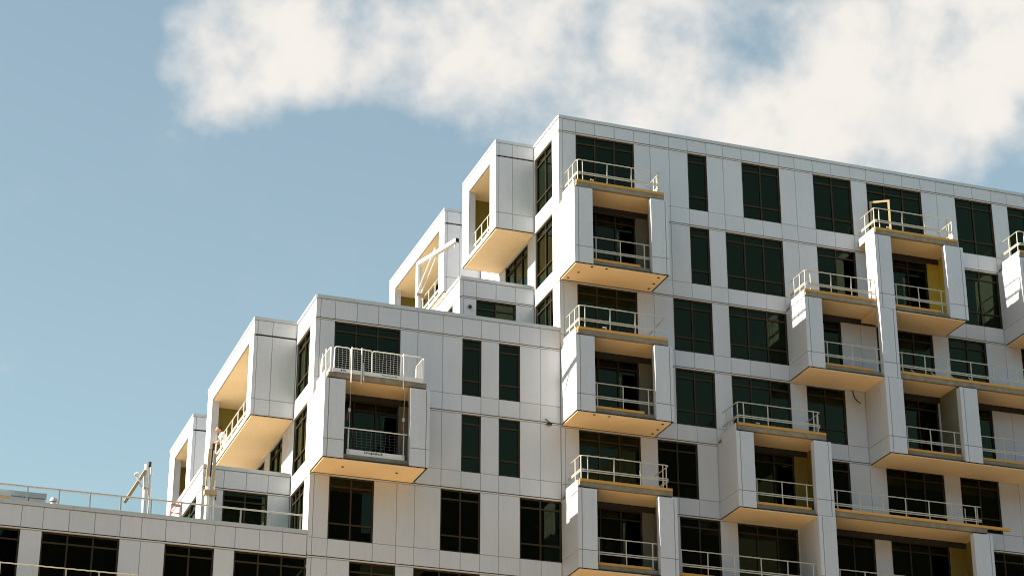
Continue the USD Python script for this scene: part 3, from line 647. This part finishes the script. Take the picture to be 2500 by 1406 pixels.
# ---------------------------------------------------------------- davits
D3 = thing('davit', 'white davit crane whose boom reaches out over the roof edge at mid-height', 'davit crane')
root, tip = np.array([22.05, .40, 36.0]), np.array([22.76, -2.15, 36.0])
m_ = MB(); m_.tube((22.05, .42, 33.28), (22.05, .42, 36.05), .085, 14).tube((22.18, .47, 33.28), (22.18, .47, 35.95), .045, 10); m_.build('mast', 'white_steel', D3)
MB().beam(root, tip, .14, .15).build('boom', 'white_steel', D3)
e = (tip - root) / np.linalg.norm(tip - root)
MB().beam(tip - e * .0, tip + e * .02, .15, .16).build('end_cap', 'black', D3)
MB().tube(tip - e * .15 + [0, 0, -.08], tip - e * .15 + [0, 0, -.22], .02, 6).build('hook', 'galv', D3)
j = root + (tip - root) * .47
for o in (-.07, .08): MB().tube((22.08 + o, .38, 34.75), j + [o * .6, 0, -.05 if o > 0 else .22], .026, 7).build('brace', 'white_steel', D3)
MB().box(21.98, 22.3, .32, .55, 34.68, 34.76).build('collar', 'tan_steel', D3)
D1 = thing('davit', 'white davit mast alone on the low wing roof with its boom hanging down', 'davit crane')
m_ = MB(); m_.tube((12.62, 2.5, 24.18), (12.62, 2.5, 27.55), .085, 14).tube((12.78, 2.45, 24.18), (12.78, 2.45, 27.45), .055, 12); m_.build('mast', 'white_steel', D1)
MB().tube((12.73, 2.5, 27.46), (12.73, 2.5, 27.66), .06, 12).build('end_cap', 'black', D1)
MB().beam((12.58, 2.42, 27.3), (11.9, 2.3, 26.0), .11, .11).build('boom', 'tan_steel', D1)
m_ = MB(); m_.beam((12.22, 2.28, 27.05), (12.5, 2.4, 26.66), .06, .06).tube((12.17, 2.28, 27.06), (12.30, 2.26, 27.10), .05, 8); m_.build('bracket', 'white_steel', D1)
MB().tube((12.62, 2.5, 26.62), (12.62, 2.5, 26.68), .105, 14).build('collar', 'galv', D1)
D2 = thing('davit', 'davit with a tan folded boom at the terrace wall corner below the person', 'davit crane')
m_ = MB(); m_.tube((14.76, 1.8, 24.18), (14.74, 1.8, 27.1), .085, 14).tube((14.98, 1.83, 24.18), (14.96, 1.83, 27.0), .06, 12); m_.build('mast', 'white_steel', D2)
m_ = MB(); m_.beam((14.70, 1.76, 26.75), (14.74, 1.76, 28.15), .075, .10).beam((14.92, 1.8, 26.75), (14.95, 1.8, 28.0), .07, .10); m_.build('boom', 'tan_steel', D2)
MB().beam((14.81, 1.80, 26.9), (14.85, 1.80, 28.15), .05, .05).build('slot_bar', 'black', D2)
MB().tube((14.86, 1.8, 28.15), (14.86, 1.8, 28.38), .06, 12).build('end_cap', 'black', D2)
MB().box(14.62, 15.08, 1.68, 1.93, 26.42, 26.60).build('collar', 'tan_steel', D2)

# ---------------------------------------------------------------- wing roof things
V = thing('vent_pipe', 'short metal vent pipe with a cap standing behind the wing parapet', 'vent pipe')
MB().tube((9.62, 4.0, 24.18), (9.62, 4.0, 26.3), .12, 16).build('pipe', 'white_steel', V)
MB().tube((9.62, 4.0, 26.28), (9.62, 4.0, 26.40), .165, 16, .13).build('cap', 'galv', V)
PB = thing('rooftop_block', 'pale rooftop block with panel joints at the left edge behind the balustrade', 'rooftop block')
cx = [3.4, 4.6, 5.8, 7.0, 8.1, 8.95, 9.58]
for a, b in zip(cx[:-1], cx[1:]): MB().box(a + .012, b - .012, 6.0, 6.03, 24.2, 26.98).build('panel', 'panel', PB)
MB().box(3.4, 9.55, 6.05, 9.0, 24.18, 26.9).build('wall', 'backing', PB)
MB().box(9.55, 9.58, 6.05, 9.0, 24.2, 26.98).build('side_panel', 'panel', PB)
MB().box(3.38, 9.60, 5.98, 9.02, 27.0, 27.2).build('coping', 'coping', PB)
ca = MB().box(5.5, 8.25, 5.45, 5.995, 26.8, 26.95).build('canopy', 'white_steel', PB)
MB().box(5.52, 8.2, 5.47, 5.98, 26.785, 26.797).build('soffit', 'soffit', ca)
SL_ = thing('step_ladder', 'red step ladder leaning beside the terrace wall above the wing parapet', 'ladder')
lx, ly, lz, h = 14.0, 3.4, 24.18, 2.36
for s in (-1, 1):
    MB().beam((lx + s * .27, ly, lz), (lx + s * .16, ly + .35, lz + h), .025, .05).build('rail', 'red', SL_)
    MB().beam((lx + s * .27, ly + 1.0, lz), (lx + s * .16, ly + .42, lz + h), .02, .035).build('rear_leg', 'red', SL_)
for i in range(1, 8):
    k = i / 8; wv = .27 - .11 * k
    MB().beam((lx - wv, ly + .35 * k, lz + h * k), (lx + wv, ly + .35 * k, lz + h * k), .05, .022).build('rung', 'red', SL_)
MB().box(lx - .18, lx + .18, ly + .3, ly + .46, lz + h, lz + h + .05).build('top_cap', 'red', SL_)

# ---------------------------------------------------------------- loose things on the facade
c = thing('hanging_cable', 'short dark cable end curling down under a balcony box on the right', 'cable')
pts = [np.array(p) for p in ((40.08, -.06, 33.0), (40.08, -.08, 32.85), (40.13, -.1, 32.68), (40.22, -.12, 32.56), (40.36, -.12, 32.50))]
m_ = MB()
for a, b in zip(pts[:-1], pts[1:]): m_.tube(a, b, .022, 7)
m_.build('cable', 'black', c)
bk = thing('wall_bracket', 'dark bracket poking out of the panel joint beside the corner stack', 'bracket')
MB().beam((27.02, -.02, 30.22), (27.16, -.10, 30.06), .025, .035).build('arm', 'backing', bk)
MB().box(27.06, 27.26, -.11, -.02, 29.98, 30.03).build('plate', 'backing', bk)
fb = thing('facade_hook', 'small dark hook sticking up from a panel band at the bottom right', 'hook')
MB().tube((45.9, -.03, 26.98), (45.78, -.12, 27.25), .02, 6).build('arm', 'backing', fb)
BS = thing('board_stack', 'low stack of dark boards on the long platform behind the guard rail', 'board stack')
for i in range(4):
    x0 = 41.75 + rng.uniform(-.1, .1)
    MB().box(x0, 45.55 + rng.uniform(-.25, .2), -.95 + i * .03, -.35 + rng.uniform(-.04, .04), 33.45 + i * .085, 33.52 + i * .085).build('board', 'backing', BS)
for i, (x, lb) in enumerate(((42.55, 'leftmost'), (43.45, 'second'), (44.3, 'third'), (45.15, 'rightmost'))):
    b_ = MB(); b_.beam((x - .28, -.96, 33.86), (x - .02, -1.22, 33.45), .04, .06)
    tag(b_.build('leaning_batten', 'rail'), f'{lb} of the four pale battens leaning on the stack of dark boards', 'batten', 'pale battens leaning on the boards')
for i, (x, z, y) in enumerate(((28.62, 39.61, -1.2), (29.05, 33.43, -1.2), (35.3, 30.34, -1.2), (41.6, 39.61, -1.2))):
    lbl = ('small pale clamp on the topmost corner platform', 'small pale clamp on the platform with the bent guard rail', 'small pale clamp on the platform right of the shaded grey side wall', 'small pale clamp on the platform in front of the open door')[i]
    k = thing('floor_clamp', lbl, 'clamp', 'small clamps standing on the platforms')
    MB().tube((x, y, z), (x, y, z + .30), .02, 6).build('stem', 'white_steel', k)
    MB().beam((x - .12, y, z + .31), (x + .03, y, z + .31), .03, .04).build('head', 'white_steel', k)
tp = thing('tarp', 'crumpled white tarp at the right end of the platform by the open door', 'tarp')
tv = trimesh.creation.icosphere(subdivisions=2, radius=1.0); vv = np.array(tv.vertices); vv *= (1 + .5 * (meshkit.fbm(vv * 2.5, 3, 4) - .5))[:, None]
MB().add(vv * [.22, .2, .10] + [44.25, -1.15, 39.74], tv.faces).add(vv[:, [1, 0, 2]] * [.10, .12, .17] + [44.47, -1.28, 39.86], tv.faces[:, ::-1]).build('cloth', 'shirt', tp, smooth=True)
bg = thing('bucket', 'dark bucket on the balcony floor beside a grey bag, behind the sunlit guard rail', 'bucket')
MB().tube((17.0, 5.2, 30.34), (17.0, 5.2, 30.66), .13, 14, .16).build('body', 'black', bg)

# ---------------------------------------------------------------- the person
def body(joints, bones, res=.03, it=6):
    """Hulls of spheres between joints, joined, refined and smoothed into one skin."""
    out = m3.Manifold()
    for a, b in bones:
        (pa, ra), (pb, rb) = joints[a], joints[b]
        s1 = m3.Manifold.sphere(ra, 16).translate([float(x) for x in pa]); s2 = m3.Manifold.sphere(rb, 16).translate([float(x) for x in pb])
        out = out + m3.Manifold.batch_hull([s1, s2])
    out = out.refine_to_length(res); me = out.to_mesh()
    t_ = trimesh.Trimesh(me.vert_properties[:, :3], me.tri_verts); t_.merge_vertices()
    trimesh.smoothing.filter_taubin(t_, iterations=it); return t_
PX, PY, PZ = 17.05, 9.95, 30.34      # feet; he faces -x (out of the box) and leans on the rail at x = 16.58
def at(f, s, z): return np.array([PX - f, PY + s, PZ + z])   # f forward, s sideways, z up
J = {'pel': (at(0, 0, .93), .15), 'wai': (at(.08, 0, 1.10), .135), 'che': (at(.20, 0, 1.30), .155), 'nec': (at(.30, 0, 1.44), .06), 'hd': (at(.36, 0, 1.50), .055)}
for s, k in ((-1, 'a'), (1, 'b')):
    J.update({f'sh{k}': (at(.23, s * .185, 1.38), .065), f'el{k}': (at(.30, s * .26, 1.10), .045), f'wr{k}': (at(.50, s * .12, .99), .033), f'ha{k}': (at(.555, s * .07, .985), .03),
              f'hi{k}': (at(0, s * .09, .92), .105), f'kn{k}': (at(.03, s * .11, .50), .065), f'an{k}': (at(-.02, s * .12, .09), .045), f'to{k}': (at(.16, s * .13, .045), .04)})
PE = thing('person', 'person in a white shirt leaning on the guard rail of the sunlit side balcony', 'person')
bones = [('pel', 'wai'), ('wai', 'che'), ('che', 'nec'), ('nec', 'hd')]
for k in 'ab': bones += [('che', f'sh{k}'), (f'sh{k}', f'el{k}'), (f'el{k}', f'wr{k}'), (f'wr{k}', f'ha{k}'), ('pel', f'hi{k}'), (f'hi{k}', f'kn{k}'), (f'kn{k}', f'an{k}'), (f'an{k}', f'to{k}')]
# head: skull, jaw, nose and ears joined to the neck in the same skin
hc = at(.405, 0, 1.605)
hd_ = {'sk': (hc + [0.0, 0, .02], .098), 'bk': (hc + [.045, 0, .01], .09), 'jw': (hc + [-.055, 0, -.065], .05), 'no': (hc + [-.105, 0, -.015], .016), 'nb': (hc + [-.09, 0, .02], .012),
       'e1': (hc + [.01, -.098, -.01], .022), 'e2': (hc + [.01, .098, -.01], .022)}
J.update(hd_); bones += [('sk', 'bk'), ('sk', 'jw'), ('nb', 'no'), ('e1', 'e1'), ('e2', 'e2'), ('hd', 'bk')]
for k, s in (('a', -1), ('b', 1)):                                  # fingers curled over the rail
    for i in range(4):
        p0 = J[f'ha{k}'][0] + np.array([-.02, (i - 1.5) * .021, .005]); J[f'f{k}{i}0'] = (p0, .010); J[f'f{k}{i}1'] = (p0 + [-.045, 0, -.012 - .004 * i], .009); J[f'f{k}{i}2'] = (p0 + [-.06, 0, -.05], .008)
        bones += [(f'f{k}{i}0', f'f{k}{i}1'), (f'f{k}{i}1', f'f{k}{i}2')]
    J[f't{k}0'] = (J[f'ha{k}'][0] + np.array([.0, -s * .03, .0]), .011); J[f't{k}1'] = (J[f'ha{k}'][0] + np.array([-.04, -s * .05, -.02]), .009); bones += [(f't{k}0', f't{k}1')]
bt = body(J, bones, .02, 5)
MB().mesh(bt).build('body', 'skin', PE, smooth=True)
JS = {k: (p, r + .018) for k, (p, r) in J.items()}
sl = {}
for k in 'ab': JS[f'sl{k}'] = ((J[f'sh{k}'][0] * .35 + J[f'el{k}'][0] * .65), .066)
MB().mesh(body({**JS, 'nec': (at(.275, 0, 1.41), .075)}, [('pel', 'wai'), ('wai', 'che'), ('che', 'nec')] + [b for k in 'ab' for b in (('che', f'sh{k}'), (f'sh{k}', f'sl{k}'), ('pel', f'hi{k}'))], .03, 4)).build('shirt', 'shirt', PE, smooth=True)
MB().mesh(body({k: (p, r + .014) for k, (p, r) in J.items()}, [b for k in 'ab' for b in (('pel', f'hi{k}'), (f'hi{k}', f'kn{k}'), (f'kn{k}', f'an{k}'))], .03, 3)).build('trousers', 'trousers', PE, smooth=True)
hr = trimesh.creation.icosphere(subdivisions=3, radius=1.0); hv = np.array(hr.vertices) * [.118, .108, .10] + hc + [.035, 0, .045]
MB().add(hv, hr.faces).build('hair', 'hair', PE, smooth=True)
